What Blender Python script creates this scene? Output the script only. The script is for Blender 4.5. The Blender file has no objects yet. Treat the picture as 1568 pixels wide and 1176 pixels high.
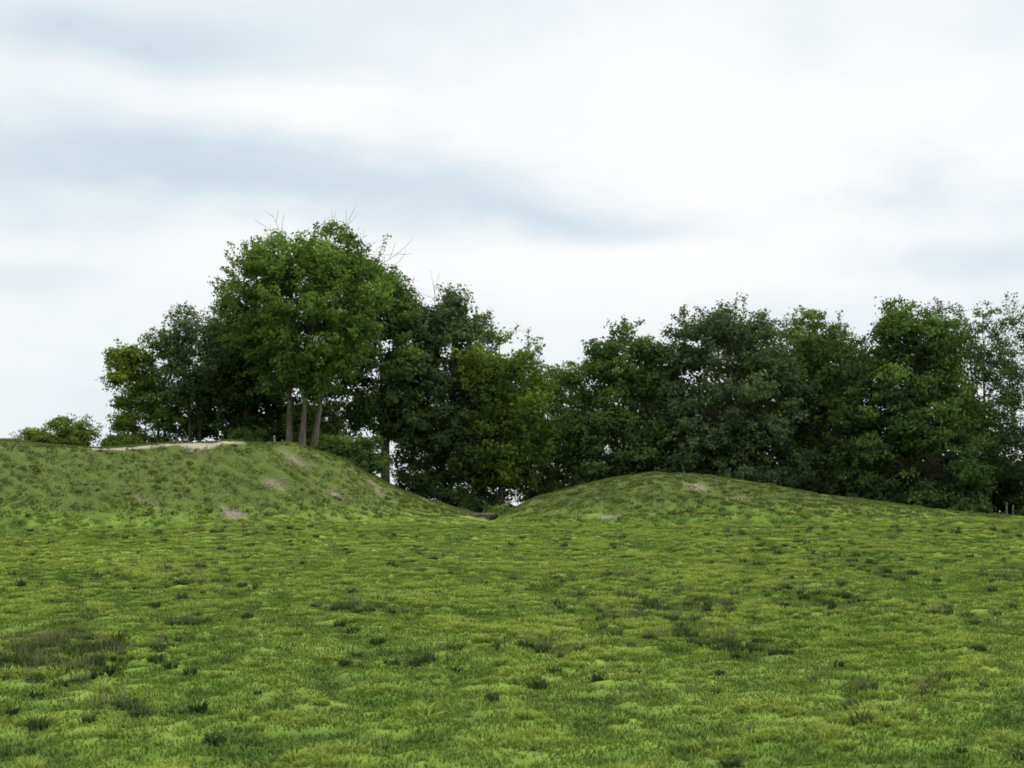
import bpy, math, numpy as np
from mathutils import Vector
R = math.radians
scene = bpy.context.scene
rng = np.random.default_rng(7)

# ------------------------------------------------------------ noise helpers
def vnoise(x, y, seed):
    r = np.random.default_rng(seed)
    T = r.random((256, 256))
    th = .5+seed*.37; c_, s_ = math.cos(th), math.sin(th)
    x, y = x*c_-y*s_, x*s_+y*c_
    xi = np.floor(x).astype(int); yi = np.floor(y).astype(int)
    fx = x - xi; fy = y - yi
    fx = fx*fx*(3-2*fx); fy = fy*fy*(3-2*fy)
    g = lambda a, b: T[a % 256, b % 256]
    return ((g(xi, yi)*(1-fx)+g(xi+1, yi)*fx)*(1-fy) + (g(xi, yi+1)*(1-fx)+g(xi+1, yi+1)*fx)*fy)*2-1

def sstep(a, b, x):
    t = np.clip((x-a)/(b-a), 0, 1)
    return t*t*(3-2*t)

# ------------------------------------------------------------ terrain
def base_h(y):
    return np.interp(y, [-4000, -100, -10, 4, 9, 16, 25, 50, 75, 95, 110, 150, 200, 500, 4000],
                     [-10, 0, 2.4, 2.4, 1.5, 0.15, 0.12, 1.25, 2.45, 3.28, 3.42, 3.2, 2.0, -3, -10])

def left_foot(x):
    return np.interp(x, [-100, -45, -36, -20, -8, 0], [84, 86, 88, 96, 102.5, 105])

def lumps(x, y):
    """height pattern of the tussocky sward, about -1..1"""
    wx = x+.3*vnoise(x/.6, y/.6, 14)
    wy = y+.35*vnoise(x/.6+7, y/.6, 15)
    a = vnoise(wx/.48, wy/.75, 11)
    b = vnoise(wx/1.05, wy/1.6, 12)
    c = vnoise(x/3.2, y/5, 13)
    return np.clip(.75*a+.55*b+.3*c, -1, 1)

def terrain(x, y, detail=True):
    b = base_h(y)
    b = b + 0.22*vnoise(x/10+3, y/13, 1)*sstep(20, 40, y)*(1-sstep(90, 105, y))
    lt = np.interp(x, [-100, -70, -45, -38, -31.8, -29.8, -25.8, -22.8, -18, -14.7, -11.8, -8.8, -6.6, -3.9, -2, -0.5],
                   [3.3, 8, 9.0, 8.9, 8.67, 8.36, 8.3, 8.6, 8.9, 8.7, 7.8, 6.1, 5.2, 4.45, 3.9, 3.3])
    ft = left_foot(x) + 0.9*vnoise(x/7, x*0+.5, 4)
    s = np.clip((y-ft)/12.0, 0, 1)
    up = np.where(s < .2, s*s*2.2, 0.088+(s-.2)*1.24)
    up = np.where(s > .75, 1-(1-s)**2*(1-0.77)/(0.0625), up)
    up = np.clip(up, 0, 1)
    back = 1 - sstep(0, 12, y-(ft+12+np.interp(x, [-14, -4], [17, 2])))
    hl = (lt-3.35)*up*back
    rt = np.interp(x, [-1.6, -.6, 1, 3, 6.6, 9.8, 12.6, 16.7, 21.2, 25.8, 30.3, 35.7, 44],
                   [3.35, 4.0, 4.9, 5.6, 6.5, 6.87, 6.8, 6.27, 5.5, 4.9, 4.3, 3.85, 3.35])
    s2 = np.clip((y-(102.5+0.6*vnoise(x/5, x*0+9, 5)))/11.0, 0, 1)
    up2 = np.sin(s2*math.pi/2)**1.35
    back2 = 1 - sstep(0, 11, y-115)
    hr = np.clip(rt-3.4, 0, 9)*up2*back2
    hm = np.maximum(hl, hr)
    z = b + hm
    if detail:
        near = sstep(14, 22, y)*(1-sstep(140, 160, y))*(1-sstep(60, 75, np.abs(x)))
        on = sstep(.15, 1.0, hm)
        z = z + near*(1-on)*lumps(x, y)*0.12
        z = z + near*on*steps(x, y)*0.13
        z = z - .25*near*on*np.clip(bare0(x, y), 0, 1)
    return z

def steps(x, y):
    wx = x + 1.6*vnoise(x/3, y/3, 21)
    q = .35*wx+y; p_ = wx-.35*y
    def raw(u, v, seed):
        return vnoise(u*math.cos(.5+seed*.37)+v*math.sin(.5+seed*.37), -u*math.sin(.5+seed*.37)+v*math.cos(.5+seed*.37), seed)
    return raw(p_/1.5, q/.55, 22)*.75+vnoise(x/.6, y/.6, 23)*.4+vnoise(x/4, y/3, 24)*.8

def hmask(x, y):
    return terrain(x, y, False)-base_h(y)

BARE = [(-17.1, 100.5, 1.0, .9, 1.2), (-20.6, 106.0, 1.0, .8, 1.1), (-15.2, 104.8, .9, .8, 1.0), (-14.4, 108.2, 1.3, .6, 1.1),
        (12.4, 109.5, 1.0, 1.3, 1.1), (6.3, 105.0, .8, .8, 1.1), (-9.3, 111, 1.0, 1.2, .8), (-5.5, 113.4, 1.6, .4, .5), (-11.5, 106.5, .8, .6, .9),
        (-1.5, 107.5, 1.6, .8, .9), (1.6, 110.5, 1.8, .5, .7), (14.8, 108, 1.3, .6, .8), (4.6, 111, 1.6, .4, .6), (-22, 99, 1.3, .6, .8), (20.5, 109, 1.2, .6, .8)]
def path_(x, y):
    cy = left_foot(x)+10.9+.5*vnoise(x/2.5, x*0+3, 6)
    return np.exp(-((y-cy)/.55)**2)*sstep(-28.5, -26, x)*(1-sstep(-19, -16.5, x))
def bare0(x, y):
    v = np.zeros_like(x)
    for bx, by, rx, ry, s in BARE:
        v = np.maximum(v, s*np.exp(-(((x-bx)/rx)**2+((y-by)/ry)**2)))
    return v
def bare(x, y):
    return np.maximum(bare0(x, y)*(.75+.5*vnoise(x/.4, y/.4, 31)), path_(x, y)*.8)

def axis(fine_a, fine_b, step, far):
    f = np.arange(fine_a, fine_b+1e-6, step)
    g = []; d = step
    while True:
        d *= 1.35
        g.append((g[-1] if g else 0)+d)
        if g[-1] > far: break
    g = np.array(g)
    return np.concatenate([fine_a-g[::-1], f, fine_b+g])
xs = axis(-46, 50, .2, 4000); ys = axis(16, 128, .17, 4000)
X, Y = np.meshgrid(xs, ys)
Z = terrain(X, Y)
nx, ny = len(xs), len(ys)

def mesh_np(name, verts, faces_flat, nper, mats, matidx=None, attrs=None, smooth=False):
    me = bpy.data.meshes.new(name)
    n = len(faces_flat)//nper if isinstance(nper, int) else len(nper)
    me.vertices.add(len(verts)); me.vertices.foreach_set('co', np.asarray(verts, np.float32).ravel())
    me.loops.add(len(faces_flat)); me.loops.foreach_set('vertex_index', np.asarray(faces_flat, np.int32))
    me.polygons.add(n)
    if isinstance(nper, int): st = np.arange(n)*nper
    else: st = np.concatenate([[0], np.cumsum(nper)[:-1]])
    me.polygons.foreach_set('loop_start', st.astype(np.int32))
    if matidx is not None: me.polygons.foreach_set('material_index', np.asarray(matidx, np.int32))
    me.polygons.foreach_set('use_smooth', np.full(n, smooth))
    for m in mats: me.materials.append(m)
    me.update(calc_edges=True)
    for k, v in (attrs or {}).items():
        v = np.asarray(v, np.float32)
        a = me.attributes.new(k, 'FLOAT', 'POINT'); a.data.foreach_set('value', v)
    return me

def link(name, me, loc=(0, 0, 0), parent=None):
    ob = bpy.data.objects.new(name, me); ob.location = loc
    scene.collection.objects.link(ob)
    if parent: ob.parent = parent
    return ob

# ------------------------------------------------------------ materials
def newmat(name):
    m = bpy.data.materials.new(name); m.use_nodes = True
    nt = m.node_tree; nt.nodes.clear()
    return m, nt
def N(nt, t, **kw):
    n = nt.nodes.new(t)
    for k, v in kw.items(): setattr(n, k, v)
    return n
def noise(nt, vec, scale, detail=3, rough=.55):
    n = N(nt, 'ShaderNodeTexNoise'); n.inputs['Scale'].default_value = scale
    n.inputs['Detail'].default_value = detail; n.inputs['Roughness'].default_value = rough
    nt.links.new(vec, n.inputs['Vector']); return n.outputs['Fac']
def ramp(nt, fac, stops):
    r = N(nt, 'ShaderNodeValToRGB'); e = r.color_ramp.elements
    while len(e) < len(stops): e.new(.5)
    for i, (p, c) in enumerate(stops):
        e[i].position = p; e[i].color = (*c, 1) if len(c) == 3 else c
    nt.links.new(fac, r.inputs['Fac']); return r.outputs['Color']
def mix(nt, fac, a, b, mode='MIX'):
    m = N(nt, 'ShaderNodeMix', data_type='RGBA', blend_type=mode)
    for s, v in ((m.inputs[0], fac), (m.inputs[6], a), (m.inputs[7], b)):
        if isinstance(v, (int, float)): s.default_value = v
        elif isinstance(v, tuple): s.default_value = (*v, 1)
        else: nt.links.new(v, s)
    return m.outputs[2]
def math_(nt, op, a, b=None, c=None, clamp=False):
    m = N(nt, 'ShaderNodeMath', operation=op, use_clamp=clamp)
    for i, v in enumerate((a, b, c)):
        if v is None: continue
        if isinstance(v, (int, float)): m.inputs[i].default_value = v
        else: nt.links.new(v, m.inputs[i])
    return m.outputs[0]

def grass_color(nt):
    g = N(nt, 'ShaderNodeNewGeometry'); p = g.outputs['Position']
    big = noise(nt, p, .09, 3, .6)
    mid = noise(nt, p, .4, 3, .6)
    c = ramp(nt, big, [(.34, (.172, .275, .046)), (.5, (.215, .318, .055)), (.66, (.265, .362, .07))])
    c = mix(nt, ramp(nt, mid, [(.38, (.0, .0, .0)), (.7, (.7, .7, .7))]), c, (.30, .385, .085))
    return c, p
BANKC = (.118, .15, .046)
m_ground, nt = newmat('meadow_ground')
c, p = grass_color(nt)
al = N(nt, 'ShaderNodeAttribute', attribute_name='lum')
c = mix(nt, 1.0, c, ramp(nt, al.outputs['Fac'], [(.2, (.40, .46, .52)), (.7, (.95, .97, 1.0))]), 'MULTIPLY')  # shade between lumps painted into the ground colour
at = N(nt, 'ShaderNodeAttribute', attribute_name='mound')
c = mix(nt, math_(nt, 'MULTIPLY', at.outputs['Fac'], .8), c, BANKC)
ab = N(nt, 'ShaderNodeAttribute', attribute_name='bare')
bn = noise(nt, p, 2.5, 5, .7)
bf = math_(nt, 'MULTIPLY_ADD', bn, .9, math_(nt, 'MULTIPLY_ADD', ab.outputs['Fac'], 1.5, -.75), clamp=True)
bc = ramp(nt, noise(nt, p, 4, 3), [(.3, (.17, .145, .095)), (.7, (.36, .32, .23))])
c = mix(nt, bf, c, bc)
ap = N(nt, 'ShaderNodeAttribute', attribute_name='path')
c = mix(nt, ap.outputs['Fac'], c, (.50, .455, .33))
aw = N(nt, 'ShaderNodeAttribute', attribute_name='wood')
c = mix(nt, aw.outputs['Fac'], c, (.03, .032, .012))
d = N(nt, 'ShaderNodeBsdfDiffuse'); nt.links.new(c, d.inputs['Color'])
bmp = N(nt, 'ShaderNodeBump'); bmp.inputs['Strength'].default_value = .7; bmp.inputs['Distance'].default_value = .07
nt.links.new(noise(nt, p, 6, 4, .65), bmp.inputs['Height']); nt.links.new(bmp.outputs[0], d.inputs['Normal'])
o = N(nt, 'ShaderNodeOutputMaterial'); nt.links.new(d.outputs[0], o.inputs[0])

def blade_mat(name, tint=None, tfac=0., gain=1.0):
    m, nt = newmat(name)
    c, p = grass_color(nt)
    if tint: c = mix(nt, tfac, c, tint)
    oi = N(nt, 'ShaderNodeObjectInfo')
    a = N(nt, 'ShaderNodeAttribute', attribute_name='tip')
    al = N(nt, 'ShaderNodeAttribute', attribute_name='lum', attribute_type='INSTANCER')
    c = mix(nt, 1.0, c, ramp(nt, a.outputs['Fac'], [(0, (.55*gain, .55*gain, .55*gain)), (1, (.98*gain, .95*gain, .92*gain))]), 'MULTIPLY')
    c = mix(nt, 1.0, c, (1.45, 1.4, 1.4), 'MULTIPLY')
    c = mix(nt, 1.0, c, ramp(nt, al.outputs['Fac'], [(.15, (.38, .46, .52)), (.5, (.80, .85, .88)), (.85, (1., 1., 1.))]), 'MULTIPLY')  # blades in hollows coloured darker, standing in for shade between tussocks
    c = mix(nt, 1.0, c, ramp(nt, oi.outputs['Random'], [(0, (.84, .88, .9)), (1, (1., .98, .94))]), 'MULTIPLY')
    g = N(nt, 'ShaderNodeNewGeometry')
    vm = N(nt, 'ShaderNodeVectorMath', operation='SCALE'); nt.links.new(g.outputs['Normal'], vm.inputs[0]); vm.inputs['Scale'].default_value = .5
    va = N(nt, 'ShaderNodeVectorMath', operation='ADD'); nt.links.new(vm.outputs[0], va.inputs[0]); va.inputs[1].default_value = (0, 0, 1)
    vn = N(nt, 'ShaderNodeVectorMath', operation='NORMALIZE'); nt.links.new(va.outputs[0], vn.inputs[0])
    d = N(nt, 'ShaderNodeBsdfDiffuse'); t = N(nt, 'ShaderNodeBsdfTranslucent')
    nt.links.new(c, d.inputs['Color']); nt.links.new(c, t.inputs['Color']); nt.links.new(vn.outputs[0], d.inputs['Normal'])
    s = N(nt, 'ShaderNodeMixShader'); s.inputs[0].default_value = .28
    nt.links.new(d.outputs[0], s.inputs[1]); nt.links.new(t.outputs[0], s.inputs[2])
    o = N(nt, 'ShaderNodeOutputMaterial'); nt.links.new(s.outputs[0], o.inputs[0])
    return m
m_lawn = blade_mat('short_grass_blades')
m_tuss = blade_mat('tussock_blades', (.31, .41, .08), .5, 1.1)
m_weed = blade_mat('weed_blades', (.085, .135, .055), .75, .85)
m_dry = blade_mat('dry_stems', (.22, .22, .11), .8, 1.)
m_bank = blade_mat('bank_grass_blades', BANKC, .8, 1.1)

def leaf_mat(name, lo, hi, trans=.3):
    m, nt = newmat(name)
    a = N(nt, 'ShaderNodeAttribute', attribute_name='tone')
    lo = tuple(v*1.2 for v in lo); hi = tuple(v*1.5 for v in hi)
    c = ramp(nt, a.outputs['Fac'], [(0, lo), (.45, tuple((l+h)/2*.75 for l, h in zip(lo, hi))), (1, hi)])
    d = N(nt, 'ShaderNodeBsdfDiffuse'); t = N(nt, 'ShaderNodeBsdfTranslucent')
    nt.links.new(c, d.inputs['Color']); nt.links.new(c, t.inputs['Color'])
    s = N(nt, 'ShaderNodeMixShader'); s.inputs[0].default_value = trans
    nt.links.new(d.outputs[0], s.inputs[1]); nt.links.new(t.outputs[0], s.inputs[2])
    o = N(nt, 'ShaderNodeOutputMaterial'); nt.links.new(s.outputs[0], o.inputs[0])
    return m
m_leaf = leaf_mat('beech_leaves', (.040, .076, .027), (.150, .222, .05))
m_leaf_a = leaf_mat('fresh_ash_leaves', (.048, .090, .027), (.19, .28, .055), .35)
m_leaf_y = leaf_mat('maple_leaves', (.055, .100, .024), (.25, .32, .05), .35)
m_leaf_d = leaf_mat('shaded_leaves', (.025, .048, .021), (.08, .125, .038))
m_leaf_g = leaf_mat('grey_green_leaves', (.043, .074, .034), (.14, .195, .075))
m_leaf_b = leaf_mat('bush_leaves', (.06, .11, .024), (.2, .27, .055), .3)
m_bark, nt = newmat('bark')
g = N(nt, 'ShaderNodeNewGeometry'); mp = N(nt, 'ShaderNodeMapping'); mp.inputs['Scale'].default_value = (3, 3, .6)
nt.links.new(g.outputs['Position'], mp.inputs[0])
c = ramp(nt, noise(nt, mp.outputs[0], 1.5, 5, .65), [(.3, (.06, .055, .04)), (.7, (.22, .20, .15))])
d = N(nt, 'ShaderNodeBsdfDiffuse'); nt.links.new(c, d.inputs[0])
o = N(nt, 'ShaderNodeOutputMaterial'); nt.links.new(d.outputs[0], o.inputs[0])
m_soil, nt = newmat('dark_soil')
g = N(nt, 'ShaderNodeNewGeometry')
c = ramp(nt, noise(nt, g.outputs['Position'], 9, 4), [(.3, (.02, .016, .01)), (.7, (.07, .055, .035))])
d = N(nt, 'ShaderNodeBsdfDiffuse'); nt.links.new(c, d.inputs[0])
o = N(nt, 'ShaderNodeOutputMaterial'); nt.links.new(d.outputs[0], o.inputs[0])

# ------------------------------------------------------------ ground object
def lum_at(x, y):  # tint by lump height: fresher grass on tops, painted shade in hollows
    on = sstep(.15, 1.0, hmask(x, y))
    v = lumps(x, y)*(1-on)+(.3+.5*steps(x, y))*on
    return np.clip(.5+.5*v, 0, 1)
idx = (np.arange(ny-1)[:, None]*nx+np.arange(nx-1)[None, :]).ravel()
F = np.stack([idx, idx+1, idx+nx+1, idx+nx], 1).ravel()
V = np.stack([X.ravel(), Y.ravel(), Z.ravel()], 1)
hm = hmask(X, Y).ravel()
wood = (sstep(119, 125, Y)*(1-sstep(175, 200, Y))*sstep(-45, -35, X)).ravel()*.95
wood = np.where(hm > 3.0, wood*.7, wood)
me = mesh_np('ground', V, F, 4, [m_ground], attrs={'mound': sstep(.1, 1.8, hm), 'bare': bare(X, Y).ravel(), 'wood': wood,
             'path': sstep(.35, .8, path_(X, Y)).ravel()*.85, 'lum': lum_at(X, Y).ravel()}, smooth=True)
link('meadow_ground', me)

# ------------------------------------------------------------ grass
def blades(n, spread, hmin, hmax, w, lean, seed, clump=False, round_=False):
    r = np.random.default_rng(seed)
    if round_:
        a = r.random(n)*2*math.pi; q = spread*np.sqrt(r.random(n))
        bx, by = q*np.cos(a), q*np.sin(a)
    else:
        bx, by = (r.random(n)-.5)*spread, (r.random(n)-.5)*spread; a = r.random(n)*2*math.pi
    h = hmin+(hmax-hmin)*r.random(n)
    if clump: h *= 1-.5*(q/spread)**2
    ang = a+r.normal(0, .6, n)
    L = h*lean*(.4+r.random(n))
    dx, dy = np.cos(ang), np.sin(ang)
    fa = r.random(n)*math.pi
    wx, wy = np.cos(fa)*w/2, np.sin(fa)*w/2
    ww = .6+.8*r.random(n)
    wx *= ww; wy *= ww
    mx, my, mz = bx+dx*L*.35, by+dy*L*.35, h*.6
    tx, ty, tz = bx+dx*L, by+dy*L, h
    z0 = -.03*np.ones(n)
    V = np.stack([np.stack([bx-wx, by-wy, z0], 1), np.stack([bx+wx, by+wy, z0], 1),
                  np.stack([mx+wx*.8, my+wy*.8, mz], 1), np.stack([mx-wx*.8, my-wy*.8, mz], 1),
                  np.stack([tx, ty, tz], 1)], 1).reshape(-1, 3)
    b = np.arange(n)*5
    F = np.stack([b, b+1, b+2, b+3, b+3, b+2, b+4], 1).ravel()
    return V, F, np.tile([4, 3], n), np.tile([0, 0, .6, .6, 1.], n)

def proto(name, mat, *a, **k):
    V, F, nper, tip = blades(*a, **k)
    return bpy.data.objects.new(name, mesh_np(name, V, F, nper, [mat], attrs={'tip': tip}))

def scatter(name, protos, pts, rot, scl):
    """one object whose geometry nodes scatter real blades of grass over the ground"""
    n = len(pts)
    me = bpy.data.meshes.new(name); me.vertices.add(n)
    me.vertices.foreach_set('co', pts.astype(np.float32).ravel())
    a = me.attributes.new('rot', 'FLOAT_VECTOR', 'POINT'); a.data.foreach_set('vector', rot.astype(np.float32).ravel())
    a = me.attributes.new('scl', 'FLOAT_VECTOR', 'POINT'); a.data.foreach_set('vector', scl.astype(np.float32).ravel())
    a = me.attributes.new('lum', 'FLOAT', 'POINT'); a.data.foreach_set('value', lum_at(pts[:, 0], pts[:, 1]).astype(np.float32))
    col = bpy.data.collections.new(name+'_kinds')
    for pr in protos: col.objects.link(pr)
    ob = link(name, me)
    ng = bpy.data.node_groups.new(name+'_nodes', 'GeometryNodeTree')
    ng.interface.new_socket('Geometry', in_out='INPUT', socket_type='NodeSocketGeometry')
    ng.interface.new_socket('Geometry', in_out='OUTPUT', socket_type='NodeSocketGeometry')
    gi = ng.nodes.new('NodeGroupInput'); go = ng.nodes.new('NodeGroupOutput')
    mp_ = ng.nodes.new('GeometryNodeMeshToPoints')
    iop = ng.nodes.new('GeometryNodeInstanceOnPoints'); ci = ng.nodes.new('GeometryNodeCollectionInfo')
    ci.inputs['Collection'].default_value = col; ci.inputs['Separate Children'].default_value = True
    ci.inputs['Reset Children'].default_value = True
    iop.inputs['Pick Instance'].default_value = True
    na = ng.nodes.new('GeometryNodeInputNamedAttribute'); na.data_type = 'FLOAT_VECTOR'; na.inputs['Name'].default_value = 'rot'
    nb = ng.nodes.new('GeometryNodeInputNamedAttribute'); nb.data_type = 'FLOAT_VECTOR'; nb.inputs['Name'].default_value = 'scl'
    L = ng.links.new
    L(gi.outputs[0], mp_.inputs[0]); L(mp_.outputs[0], iop.inputs['Points']); L(ci.outputs[0], iop.inputs['Instance'])
    L(na.outputs[0], iop.inputs['Rotation']); L(nb.outputs[0], iop.inputs['Scale']); L(iop.outputs[0], go.inputs[0])
    md = ob.modifiers.new('scatter', 'NODES'); md.node_group = ng
    return ob

def place(x, y, smin, smax, zs=(0.8, 1.2), tilt=True):
    n = len(x); z = terrain(x, y)
    e = .5
    gx = (terrain(x+e, y, False)-terrain(x-e, y, False))/(2*e); gy = (terrain(x, y+e, False)-terrain(x, y-e, False))/(2*e)
    rz = rng.random(n)*2*math.pi
    rot = np.zeros((n, 3))
    if tilt:
        c, s = np.cos(rz), np.sin(rz)
        lx = gx*c+gy*s; ly = -gx*s+gy*c
        rot[:, 0] = np.arctan(ly); rot[:, 1] = -np.arctan(lx)
    rot[:, 2] = rz
    s = smin+(smax-smin)*rng.random(n)
    scl = np.stack([s, s, s*(zs[0]+(zs[1]-zs[0])*rng.random(n))], 1)
    return np.stack([x, y, z], 1), rot, scl

def wedge(y0, y1, step, margin=5, slope=.34):
    out = []
    for yy in np.arange(y0, y1, step):
        w = margin+slope*yy
        xx = np.arange(-w, w, step)
        out.append(np.stack([xx+rng.normal(0, step*.3, len(xx)), yy+rng.normal(0, step*.3, len(xx))], 1))
    return np.concatenate(out)

P = np.concatenate([wedge(20, 66, .42), wedge(66, 110, .55)])
x, y = P[:, 0], P[:, 1]
k = (hmask(x, y) < .5); x, y = x[k], y[k]
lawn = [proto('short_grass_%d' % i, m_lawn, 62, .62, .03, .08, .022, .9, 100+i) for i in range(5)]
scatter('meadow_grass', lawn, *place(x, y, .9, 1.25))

P = wedge(86, 122, .65)
x, y = P[:, 0], P[:, 1]
k = (hmask(x, y) >= .5) & (bare(x, y) < .25+.25*rng.random(len(x))); x, y = x[k], y[k]
bankg = [proto('bank_grass_%d' % i, m_bank, 70, .9, .04, .11, .035, .8, 120+i) for i in range(3)]
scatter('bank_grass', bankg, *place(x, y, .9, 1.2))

# tussocks sit on the high lumps
P = wedge(20, 106, .28)
x, y = P[:, 0], P[:, 1]
k = (hmask(x, y) < .8) & (lumps(x, y)+.25*vnoise(x/5, y/7, 41)+.3*(rng.random(len(x))-.5) > .42); x, y = x[k], y[k]
tuss = [proto('tussock_%d' % i, m_tuss, 75, .13+.03*i, .08, .19, .024, .9, 140+i, clump=True, round_=True) for i in range(4)]
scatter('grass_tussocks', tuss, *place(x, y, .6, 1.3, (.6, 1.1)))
P = wedge(86, 122, .6)
x, y = P[:, 0], P[:, 1]
k = (hmask(x, y) >= .5) & (bare(x, y) < .25) & (steps(x, y)+.8*rng.random(len(x)) > .85); x, y = x[k], y[k]
bt = [proto('bank_tussock_%d' % i, m_bank, 60, .22, .07, .15, .04, .9, 150+i, clump=True, round_=True) for i in range(3)]
scatter('bank_tussocks', bt, *place(x, y, .7, 1.3, (.7, 1.2)))

G = [(-9.9, 37.5, 1.5, 1.6, 100), (-11.3, 38.5, 1.3, 1.2, 70), (-10.8, 35, 1.4, 1., 40), (3.9, 58, 1.3, 2.5, 44), (4.7, 42, .8, .8, 26), (4.2, 49, 1.6, 2.0, 54), (6.6, 49.5, 1.5, 2, 38),
     (-4.8, 48.5, .8, 1.2, 30), (-8.9, 43.5, .6, .8, 18), (-10.6, 58, 1.2, 2, 24), (14.4, 61, 1.6, 3, 32), (17.5, 58, 1.6, 3, 36), (9.9, 53.5, 1.4, 2, 26),
     (7.9, 32.6, .7, .6, 14), (-2, 37.5, .35, .4, 9), (.9, 40, .8, .8, 18), (5.7, 40, .6, .8, 16), (-7.2, 30.5, .5, .5, 7), (-15, 94, 2.2, 1.2, 30), (15, 78, 4, 5, 50), (-20, 88, 3, 1.5, 26),
     (12.5, 47, 1.4, 1.5, 18), (2.2, 46, 1., 1, 18), (-13.5, 62, 1.5, 3, 26), (12, 70, 3, 4, 30), (24, 92, 5, 3, 50), (31, 101, 3, 1.5, 60), (-17, 90, 3.5, 2, 30)]
xx = []; yy = []
for gx_, gy_, sx, sy, n in G:
    xx.append(rng.normal(gx_, sx*.85, n)); yy.append(rng.normal(gy_, sy*1.1, n))
P = wedge(24, 100, 1.0); P = P[rng.permutation(len(P))[:520]]
xx.append(P[:, 0]); yy.append(P[:, 1])
x = np.concatenate(xx); y = np.concatenate(yy)
weeds = [proto('nettle_clump_%d' % i, m_weed, 80, .16, .12, .28, .028, .6, 160+i, clump=True, round_=True) for i in range(3)]
scatter('nettle_clumps', weeds, *place(x, y, .45, 1.2, (.6, 1.2), False))
k = rng.random(len(x)) < .5
dry = [proto('dry_stem_%d' % i, m_dry, 22, .2, .25, .42, .010, .35, 170+i, round_=True) for i in range(2)]
scatter('dry_grass_stems', dry, *place(x[k]+rng.normal(0, .2, k.sum()), y[k], .7, 1.2, (.7, 1.2), False))

# ------------------------------------------------------------ trees
def tube(path, radii, sides=6):
    path = np.asarray(path, float); n = len(path)
    d = np.gradient(path, axis=0); d /= np.linalg.norm(d, axis=1)[:, None]+1e-9
    ref = np.where(np.abs(d[:, 2:3]) > .9, np.array([[1., 0, 0]]), np.array([[0., 0, 1]]))
    u = np.cross(d, ref); u /= np.linalg.norm(u, axis=1)[:, None]
    v = np.cross(d, u)
    a = np.arange(sides)/sides*2*math.pi
    V = path[:, None, :]+np.asarray(radii)[:, None, None]*(np.cos(a)[None, :, None]*u[:, None, :]+np.sin(a)[None, :, None]*v[:, None, :])
    i = np.arange(n-1)[:, None]*sides; j = np.arange(sides)[None, :]; j2 = (j+1) % sides
    F = np.stack([i+j, i+j2, i+sides+j2, i+sides+j], 2).reshape(-1, 4)
    return V.reshape(-1, 3), F

def leaf_quads(c, size, r, outward):
    n = len(c)
    nrm = outward*1.1+r.normal(0, .55, (n, 3)); nrm[:, 2] += .35
    nrm /= np.linalg.norm(nrm, axis=1)[:, None]+1e-6
    t = np.cross(nrm, r.normal(0, 1, (n, 3))); t /= np.linalg.norm(t, axis=1)[:, None]
    b = np.cross(nrm, t)
    s = size*(.6+.8*r.random(n))[:, None]
    V = np.stack([c-t*s*.62, c+b*s*.38-t*s*.05, c+t*s*.62, c-b*s*.38+t*s*.05], 1)
    return V.reshape(-1, 3)

def crown_pts(r, n, prof, Rx, Ry, z0, z1, off, bias, ph):
    t = r.random(n)
    pr = np.interp(t, np.linspace(0, 1, len(prof)), prof)
    keep = r.random(n) < .35+.65*pr/np.max(prof); t = t[keep]; pr = pr[keep]; n = len(t)
    a = r.random(n)*2*math.pi
    f = r.random(n)**bias
    lob = 1+.13*np.sin(2*a+ph[0]+3*t)+.11*np.sin(3*a+ph[1]-5*t)+.08*np.sin(5*a+ph[2]+7*t)
    rad = pr*f*lob
    top = 1-.07*(1+np.sin(a*2+ph[3]))*(f > .4)
    return np.stack([off[0]*t+Rx*rad*np.cos(a), off[1]*t+Ry*rad*np.sin(a), z0+(z1-z0)*t*top], 1)

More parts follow.
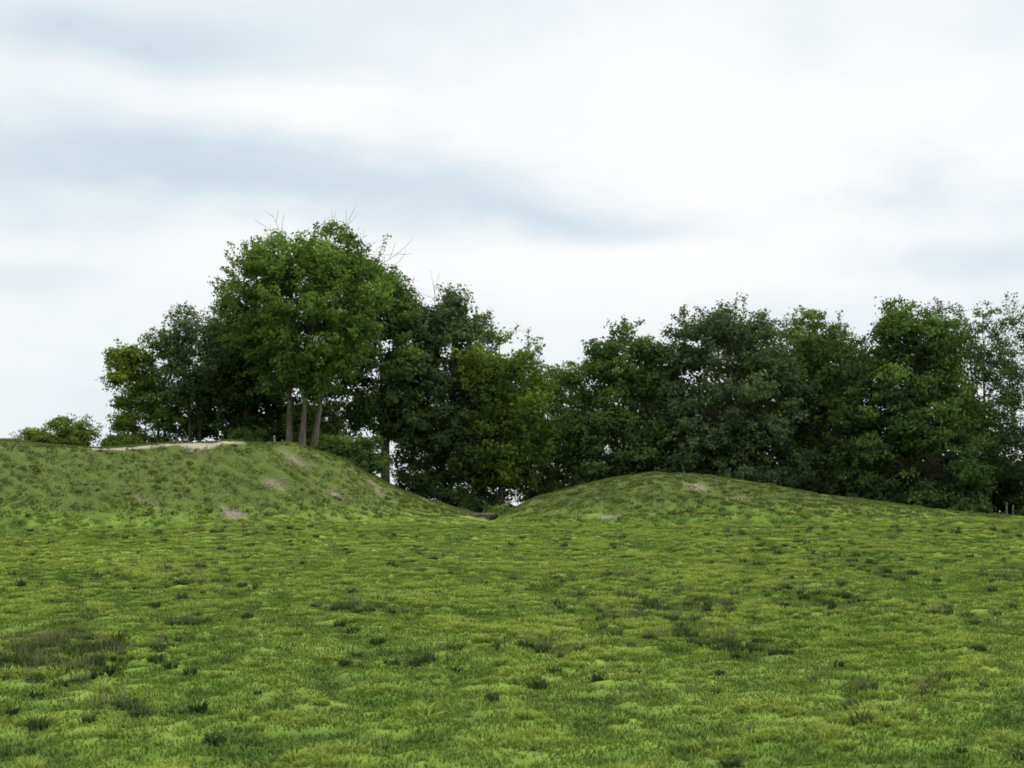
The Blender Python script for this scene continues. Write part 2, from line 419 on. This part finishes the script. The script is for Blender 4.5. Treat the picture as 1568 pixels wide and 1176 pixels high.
DOME = [.6, .9, 1., 1., .97, .88, .7, .36]
SKIRT = [.98, 1.08, 1.05, 1.0, .95, .88, .74, .46]
HIGH = [.35, .62, .82, .95, 1., .97, .84, .5]
def make_tree(name, x, y, H, R_, seed, z0f=.12, prof=SKIRT, leaf=m_leaf, leafsz=.24, nclu=90, nleaf=420, stems=((0, 0),),
              off=(0, 0), trunk=.3, clus=1.45, sprays=60, baretwigs=0, gap=0., Ry=None, toneb=0., spl=1.0, sbase=.12):
    r = np.random.default_rng(seed)
    ph = r.random(4)*6.28
    bz = float(terrain(np.array([x]), np.array([y]), False)[0])-.15
    Vs = []; Fs = []; Ms = []; Ts = []; nv = 0
    def add(V, F, m, tone):
        nonlocal nv
        Vs.append(V); Fs.append(F+nv); Ms.append(np.full(len(F), m)); Ts.append(np.broadcast_to(tone, (len(V),)).copy()); nv += len(V)
    stem_paths = []
    for sx, sy in stems:
        tt = np.linspace(0, 1, 9)
        wob = np.cumsum(r.normal(0, .1, (9, 2)), axis=0)*tt[:, None]
        pth = np.stack([sx*(sbase+tt*1.0)+off[0]*tt+wob[:, 0], sy*(sbase+tt)+off[1]*tt+wob[:, 1], tt*H*.86], 1)
        tr = trunk*(1-.88*tt**.9)*(1+.5*np.exp(-tt*22))
        V, F = tube(pth, tr, 8); add(V, F, 0, 0); stem_paths.append(pth)
    C = crown_pts(r, int(nclu*1.25), prof, R_-clus*.35, (Ry or R_)-clus*.35, H*z0f+clus*.3, H-clus*.5, off, .42, ph)
    if gap > 0:
        gp = r.random(3)*50
        keep = (np.sin(C[:, 0]*1.2+gp[0])+np.sin(C[:, 2]*1.1+gp[1])+.5*np.sin(C[:, 1]*.9+gp[2])) < 2.5*(1-gap*2)
        C = C[keep]
    axisc = np.array([off[0]*.5, off[1]*.5, H*.45])
    for ci, cc in enumerate(C):
        sp = stem_paths[int(np.argmin([np.abs(s[-1, 0]-cc[0]) for s in stem_paths]))]
        hz = max(H*.22, cc[2]-(.35+.5*r.random())*math.hypot(cc[0], cc[1])-.4)
        zi = np.array([np.interp(hz, sp[:, 2], sp[:, 0]), np.interp(hz, sp[:, 2], sp[:, 1]), min(hz, sp[-1, 2])])
        tt = np.linspace(0, 1, 5)[:, None]
        mid = zi*(1-tt)+cc*tt; mid[:, 2] += (np.sin(tt*math.pi)*.25).ravel()
        mid[1:-1] += r.normal(0, .12, (3, 3))
        fr = 1-zi[2]/H
        V, F = tube(mid, trunk*np.linspace(.30, .06, 5)*(.35+.65*fr), 4); add(V, F, 0, 0)
        s = clus*(.5+.75*r.random()); ns = 16
        dd = r.normal(0, 1, (ns, 3)); dd /= np.linalg.norm(dd, axis=1)[:, None]
        sub = dd*np.array([s, s, s*.62])*(.35+.65*r.random((ns, 1))**.5)
        sub[:, 2] -= .15*(sub[:, 0]**2+sub[:, 1]**2)/s
        nl = int(nleaf*(s/clus)**1.7)
        w = r.integers(0, ns, nl)
        jit = r.normal(0, 1, (nl, 3))*np.array([.27, .27, .15])*clus/1.3
        L = cc+sub[w]+jit
        subt = r.random(ns)
        rel = (L[:, 2]-cc[2])/s
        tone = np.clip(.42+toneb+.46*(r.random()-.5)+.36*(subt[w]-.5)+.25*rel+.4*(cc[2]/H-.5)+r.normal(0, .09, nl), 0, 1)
        ow_ = (L-cc)/s+.5*(cc-axisc)/H+jit*.8
        ow_ /= np.linalg.norm(ow_, axis=1)[:, None]+1e-6
        V = leaf_quads(L, leafsz, r, ow_)
        i = np.arange(nl)*4
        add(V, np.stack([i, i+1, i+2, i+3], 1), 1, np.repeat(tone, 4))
    S = crown_pts(r, int(sprays*1.3), prof, R_*.97, (Ry or R_)*.97, H*z0f, H-clus*.25, off, .04, ph)
    # bare twigs are the ones highest in the crown
    S = S[np.argsort(-(S[:, 2]+.25*S[:, 0]+r.normal(0, .5, len(S))))]
    for k_, s0 in enumerate(S):
        bt_ = baretwigs > 0 and k_ < baretwigs*2 and k_ % 2 == 0
        dr = s0-axisc; dr /= np.linalg.norm(dr)+1e-6; dr = dr*[1.1, 1.1, .7]+np.array([0, 0, .2])+r.normal(0, .35, 3); dr /= np.linalg.norm(dr)
        ln = (.3+.8*r.random())*spl
        tt = np.linspace(0, 1, 5)[:, None]
        pth = (s0-dr*1.0)+dr*tt*(ln+1.0)+np.array([0, 0, 1])*(-.25*tt**2)*ln*r.random()
        V, F = tube(pth, np.linspace(.03, .010, 5), 3); add(V, F, 0, 0)
        if bt_:
            for q in range(4):
                b0 = pth[1+q % 4]; dq = dr+r.normal(0, .5, 3)
                V, F = tube(np.stack([b0, b0+dq*.5, b0+dq*.9+[0, 0, .15]]), [.018, .014, .008], 3); add(V, F, 0, 0)
            continue
        nl = 60
        u = r.random(nl)
        L = np.stack([np.interp(u, tt.ravel(), pth[:, q]) for q in range(3)], 1)+r.normal(0, .2, (nl, 3))*(1.3-.8*u[:, None])
        V = leaf_quads(L, leafsz*.85, r, np.tile(dr, (nl, 1))*.4); i = np.arange(nl)*4
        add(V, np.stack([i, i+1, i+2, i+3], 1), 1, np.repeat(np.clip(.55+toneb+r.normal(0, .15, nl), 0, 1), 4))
    me = mesh_np(name, np.concatenate(Vs), np.concatenate(Fs).ravel(), 4, [m_bark, leaf], np.concatenate(Ms), {'tone': np.concatenate(Ts)})
    return link(name, me, (x, y, bz))

make_tree('tall_ash_tree', -15.6, 119, 17.2, 6.7, 1, .27, HIGH, m_leaf_a, .22, 165, 400, ((-1.0, .2), (.25, -.3), (1.3, .3)), (.9, 0), .23, 1.3, 190, 12, spl=1.6, sbase=.75, gap=.05, toneb=.02)
make_tree('beech_tree', -20.6, 125, 11.8, 4.0, 2, .1, SKIRT, m_leaf_d, .23, 80, 400, trunk=.22, sprays=50)
make_tree('beech_tree', -24.0, 123, 11.9, 3.1, 3, .3, DOME, m_leaf_g, .19, 48, 250, ((-.6, 0), (.5, .2)), trunk=.17, sprays=70, clus=1.05, gap=.14, sbase=.4)
make_tree('beech_tree', -26.8, 124, 10.9, 2.6, 4, .14, DOME, m_leaf_a, .19, 44, 250, ((-.3, 0), (.5, .2)), trunk=.14, sprays=60, clus=.95, gap=.14, toneb=.1)
make_tree('field_maple_tree', -28.9, 122, 10.0, 1.9, 5, .1, [.4, .5, .5, .5, .7, 1., .9, .6], m_leaf_y, .2, 32, 280, trunk=.13, sprays=40, clus=.85, toneb=.08)
make_tree('beech_tree', -9.9, 127, 17.6, 4.3, 6, .2, DOME, m_leaf, .22, 80, 330, ((-.5, 0), (.6, .2)), trunk=.22, sprays=60, toneb=-.1, gap=.14, clus=1.25)
make_tree('beech_tree', -5.1, 129, 19.5, 5.2, 7, .16, DOME, m_leaf_g, .23, 120, 380, ((-.8, 0), (.9, .3)), trunk=.28, sprays=120, gap=.06, baretwigs=5)
make_tree('beech_tree', -.8, 126, 17.0, 4.1, 8, .16, DOME, m_leaf_y, .22, 85, 360, trunk=.26, sprays=70, toneb=-.14, gap=.08)
make_tree('beech_tree', 4.2, 149, 15.6, 5.0, 9, .1, DOME, m_leaf, .24, 80, 340, trunk=.26, sprays=50)
make_tree('beech_tree', 8.9, 129, 16.9, 5.2, 10, .1, SKIRT, m_leaf, .23, 110, 410, trunk=.3, sprays=80, gap=.05)
make_tree('beech_tree', 16.5, 126, 18.6, 6.0, 11, .06, SKIRT, m_leaf_g, .23, 150, 410, trunk=.36, sprays=120, gap=.04, toneb=-.04)
make_tree('beech_tree', 24.2, 131, 17.9, 5.8, 12, .07, SKIRT, m_leaf, .23, 135, 410, trunk=.33, sprays=100, gap=.05)
make_tree('beech_tree', 31.0, 125, 18.0, 6.1, 13, .06, SKIRT, m_leaf, .23, 150, 410, trunk=.36, sprays=120, toneb=-.08, gap=.05)
make_tree('beech_tree', 37.6, 131, 18.9, 4.7, 14, .2, HIGH, m_leaf_g, .18, 76, 200, ((-.6, 0), (.7, .2)), trunk=.22, sprays=140, gap=.22, clus=1.05)
make_tree('beech_tree', 41.6, 127, 18.0, 4.2, 15, .14, HIGH, m_leaf_g, .18, 70, 200, ((-.4, 0), (.6, .2)), trunk=.22, sprays=120, gap=.22, clus=1.05)
make_tree('beech_tree', 50, 129, 17.0, 5.6, 16, .08, SKIRT, m_leaf, .26, 80, 340, trunk=.3, sprays=60)
make_tree('beech_tree', 58, 131, 18.0, 5.8, 17, .08, SKIRT, m_leaf, .26, 80, 340, trunk=.3, sprays=60)
k_ = 30
for bx, by, bh, br in [(-17, 138, 13, 4.0), (-3, 141, 14, 4.2), (12, 139, 14.5, 4.4), (20.2, 140, 15.5, 4.6), (28, 141, 15.5, 4.6), (35, 143, 8, 4.0), (43, 141, 7, 4.0), (54, 143, 15, 4.6)]:
    make_tree('woodland_tree', bx, by, bh, br, k_, .12, SKIRT, m_leaf_d, .28, 56, 240, trunk=.24, sprays=16, gap=.14, clus=1.6); k_ += 1
def bush(name, x, y, H, R_, seed, leaf=m_leaf_b, n=26, **kw):
    return make_tree(name, x, y, H, R_, seed, .05, SKIRT, leaf, .15, n, 300, ((-.3, 0), (.3, .1), (0, .3)), trunk=.06, clus=.65, sprays=26, spl=.6, **kw)
bush('elder_bush', -31.6, 116, 2.9, 1.9, 50, m_leaf_y, gap=.08)
bush('elder_bush', -33.9, 116, 1.7, 1.4, 51, m_leaf_y, 16)
bush('elder_bush', -28.2, 117.5, 1.9, 1.5, 52, m_leaf_b, 16)
bush('hawthorn_bush', -10.4, 115.5, 3.0, 1.7, 53, m_leaf)
bush('hawthorn_bush', -12.6, 117, 2.0, 1.4, 54, m_leaf)
bush('hawthorn_bush', -15.2, 124, 4.6, 2.4, 55, m_leaf_b, 40)
bush('hawthorn_bush', -19.4, 121, 2.0, 1.8, 56, m_leaf)
bush('fern_clump', -.8, 113.8, 1.1, .9, 57, m_leaf_b, 8)
for i, (bx, by, bh, br) in enumerate([(-7.5, 124, 2.4, 2.2), (-4.4, 123, 2.4, 2.2), (-1.6, 124, 2.2, 1.8), (5.0, 123, 3.2, 2.4), (12, 122, 3, 2.6), (20, 122, 2.6, 2.6), (27, 121, 2.2, 2.2), (34, 122, 1.9, 2.4), (39.5, 121, 1.7, 2.0)]):
    bush('bramble_bush', bx, by, bh, br, 60+i, m_leaf_d, 30)

# ------------------------------------------------------------ small things
def zt(x, y): return float(terrain(np.array([float(x)]), np.array([float(y)]))[0])
def solid(name, parts, mat):
    Vs = []; Fs = []; nv = 0
    for V, F in parts: Vs.append(V); Fs.append(F+nv); nv += len(V)
    me = mesh_np(name, np.concatenate(Vs), np.concatenate(Fs).ravel(), 4, [mat], smooth=True); return me
z = zt(-2.4, 112.5)
link('fallen_log', solid('fallen_log', [
    tube([[-1.2, 0, .10], [-1.18, 0, .14], [-.4, .05, .17], [.4, 0, .2], [1.2, -.1, .24], [1.22, -.1, .24]], [.02, .15, .16, .14, .11, .01], 9),
    tube([[.3, 0, .2], [.5, .1, .5], [.55, .2, .8]], [.06, .04, .01], 5),
    tube([[-.4, 0, .2], [-.6, -.2, .5], [-.9, -.25, .62]], [.05, .035, .01], 5)], m_bark), (-2.4, 112.5, z))
for px_, py_, h in [(34.6, 114, 1.0), (35.5, 115.5, .85)]:
    link('fence_post', solid('fence_post', [tube([[0, 0, -.2], [.01, 0, .3], [.03, 0, h-.06], [.03, 0, h], [.03, 0, h+.01]], [.07, .065, .06, .045, .004], 8)], m_bark), (px_, py_, zt(px_, py_)))
th = np.linspace(0, 1, 7)
mh = [tube(np.stack([th*0, th*0, .34*np.sin(th*math.pi/2)-.03], 1), .34*np.cos(th*math.pi/2)**.8+.004, 14)]
Vm = mh[0][0]; Vm = Vm*(1+.12*np.sin(Vm[:, :1]*17+Vm[:, 1:2]*13)); Vm[:, 2] = np.linspace(-.03, .3, 7).repeat(14)**1.0
link('molehill', solid('molehill', [(Vm, mh[0][1])], m_soil), (17.9, 102.2, zt(17.9, 102.2)))

# ------------------------------------------------------------ world
w = bpy.data.worlds.new('World'); scene.world = w; w.use_nodes = True
nt = w.node_tree; nt.nodes.clear()
SUN_EL, SUN_AZ = 50, 78     # azimuth clockwise from +Y
sky = N(nt, 'ShaderNodeTexSky', sky_type='NISHITA'); sky.sun_disc = False
sky.sun_elevation = R(SUN_EL); sky.sun_rotation = R(SUN_AZ)
tc = N(nt, 'ShaderNodeTexCoord'); sx = N(nt, 'ShaderNodeSeparateXYZ'); nt.links.new(tc.outputs['Generated'], sx.inputs[0])
az = math_(nt, 'ARCTAN2', sx.outputs[0], sx.outputs[1]); el = math_(nt, 'ARCSINE', sx.outputs[2])
mpn = N(nt, 'ShaderNodeMapping'); mpn.inputs['Scale'].default_value = (1, 1, 2.2); nt.links.new(tc.outputs['Generated'], mpn.inputs[0])
wn = N(nt, 'ShaderNodeTexNoise'); wn.inputs['Scale'].default_value = 7; wn.inputs['Detail'].default_value = 4
nt.links.new(mpn.outputs[0], wn.inputs['Vector'])
sw = N(nt, 'ShaderNodeSeparateColor'); nt.links.new(wn.outputs['Color'], sw.inputs[0])
azw = math_(nt, 'MULTIPLY_ADD', sw.outputs[0], .16, math_(nt, 'ADD', az, -.08))
elw = math_(nt, 'MULTIPLY_ADD', sw.outputs[1], .07, math_(nt, 'ADD', el, -.035))
def blob(a, e, sa, se, tilt=0):
    da = math_(nt, 'SUBTRACT', azw, a); de = math_(nt, 'SUBTRACT', elw, e)
    de = math_(nt, 'MULTIPLY_ADD', da, -tilt, de)
    q = math_(nt, 'ADD', math_(nt, 'POWER', math_(nt, 'ABSOLUTE', math_(nt, 'DIVIDE', da, sa)), 2), math_(nt, 'POWER', math_(nt, 'ABSOLUTE', math_(nt, 'DIVIDE', de, se)), 2))
    return math_(nt, 'EXPONENT', math_(nt, 'MULTIPLY', q, -1))
def total(lst):
    t = None
    for b_, s_ in lst:
        v = math_(nt, 'MULTIPLY', blob(*b_), s_); t = v if t is None else math_(nt, 'ADD', t, v)
    return t
gaps = total([((-.13, .198, .19, .022, -.06), .75), ((-.26, .200, .1, .028, 0), .4), ((-.22, .283, .10, .022, -.05), .65), ((.04, .184, .07, .014, -.05), .35),
              ((.29, .2, .045, .018, 0), .35), ((.30, .155, .07, .02, 0), .45), ((-.29, .14, .05, .015, 0), .3)])
whites = total([((.15, .235, .20, .060, -.05), 1.1), ((-.14, .25, .11, .022, -.05), .8), ((.02, .15, .28, .03, 0), .8), ((.22, .16, .05, .03, 0), .4)])
n1 = noise(nt, mpn.outputs[0], 7, 4, .5)
gf = math_(nt, 'ADD', gaps, math_(nt, 'MULTIPLY_ADD', n1, .7, -.37), clamp=True)
wf = math_(nt, 'ADD', whites, math_(nt, 'MULTIPLY_ADD', n1, -1.2, .78), clamp=True)
cl = mix(nt, wf, (.84, .895, .925), (1.01, 1.01, 1.01))
cl = mix(nt, math_(nt, 'MULTIPLY', gf, .85), cl, (.55, .71, .81))
ovh = N(nt, 'ShaderNodeMapRange'); nt.links.new(el, ovh.inputs[0]); ovh.inputs[1].default_value = .4; ovh.inputs[2].default_value = 1.2
cl = mix(nt, ovh.outputs[0], cl, (.97, 1.0, 1.02))
b1 = N(nt, 'ShaderNodeBackground'); b1.inputs[1].default_value = .10; nt.links.new(sky.outputs[0], b1.inputs[0])
b2 = N(nt, 'ShaderNodeBackground'); b2.inputs[1].default_value = 1.0; nt.links.new(cl, b2.inputs[0])
ms = N(nt, 'ShaderNodeMixShader'); nt.links.new(math_(nt, 'MULTIPLY_ADD', gf, -.12, .98), ms.inputs[0])
nt.links.new(b1.outputs[0], ms.inputs[1]); nt.links.new(b2.outputs[0], ms.inputs[2])
ow = N(nt, 'ShaderNodeOutputWorld'); nt.links.new(ms.outputs[0], ow.inputs[0])

sl = bpy.data.lights.new('sun', 'SUN'); sl.energy = 2.0; sl.angle = R(12); sl.color = (1, .95, .87)
so = bpy.data.objects.new('sun', sl); scene.collection.objects.link(so)
dv = Vector((math.sin(R(SUN_AZ))*math.cos(R(SUN_EL)), math.cos(R(SUN_AZ))*math.cos(R(SUN_EL)), math.sin(R(SUN_EL))))
so.rotation_euler = dv.to_track_quat('Z', 'Y').to_euler()

cam = bpy.data.cameras.new('camera'); co = bpy.data.objects.new('camera', cam); scene.collection.objects.link(co)
cam.lens = 57.1; cam.sensor_width = 36; cam.clip_end = 12000; cam.clip_start = .1
cam.dof.use_dof = True; cam.dof.focus_distance = 42; cam.dof.aperture_fstop = 1.3
co.location = (0, 0, 4); co.rotation_euler = (R(90+4.645), 0, 0)
scene.camera = co
scene.view_settings.view_transform = 'Standard'; scene.view_settings.look = 'None'; scene.view_settings.exposure = 0
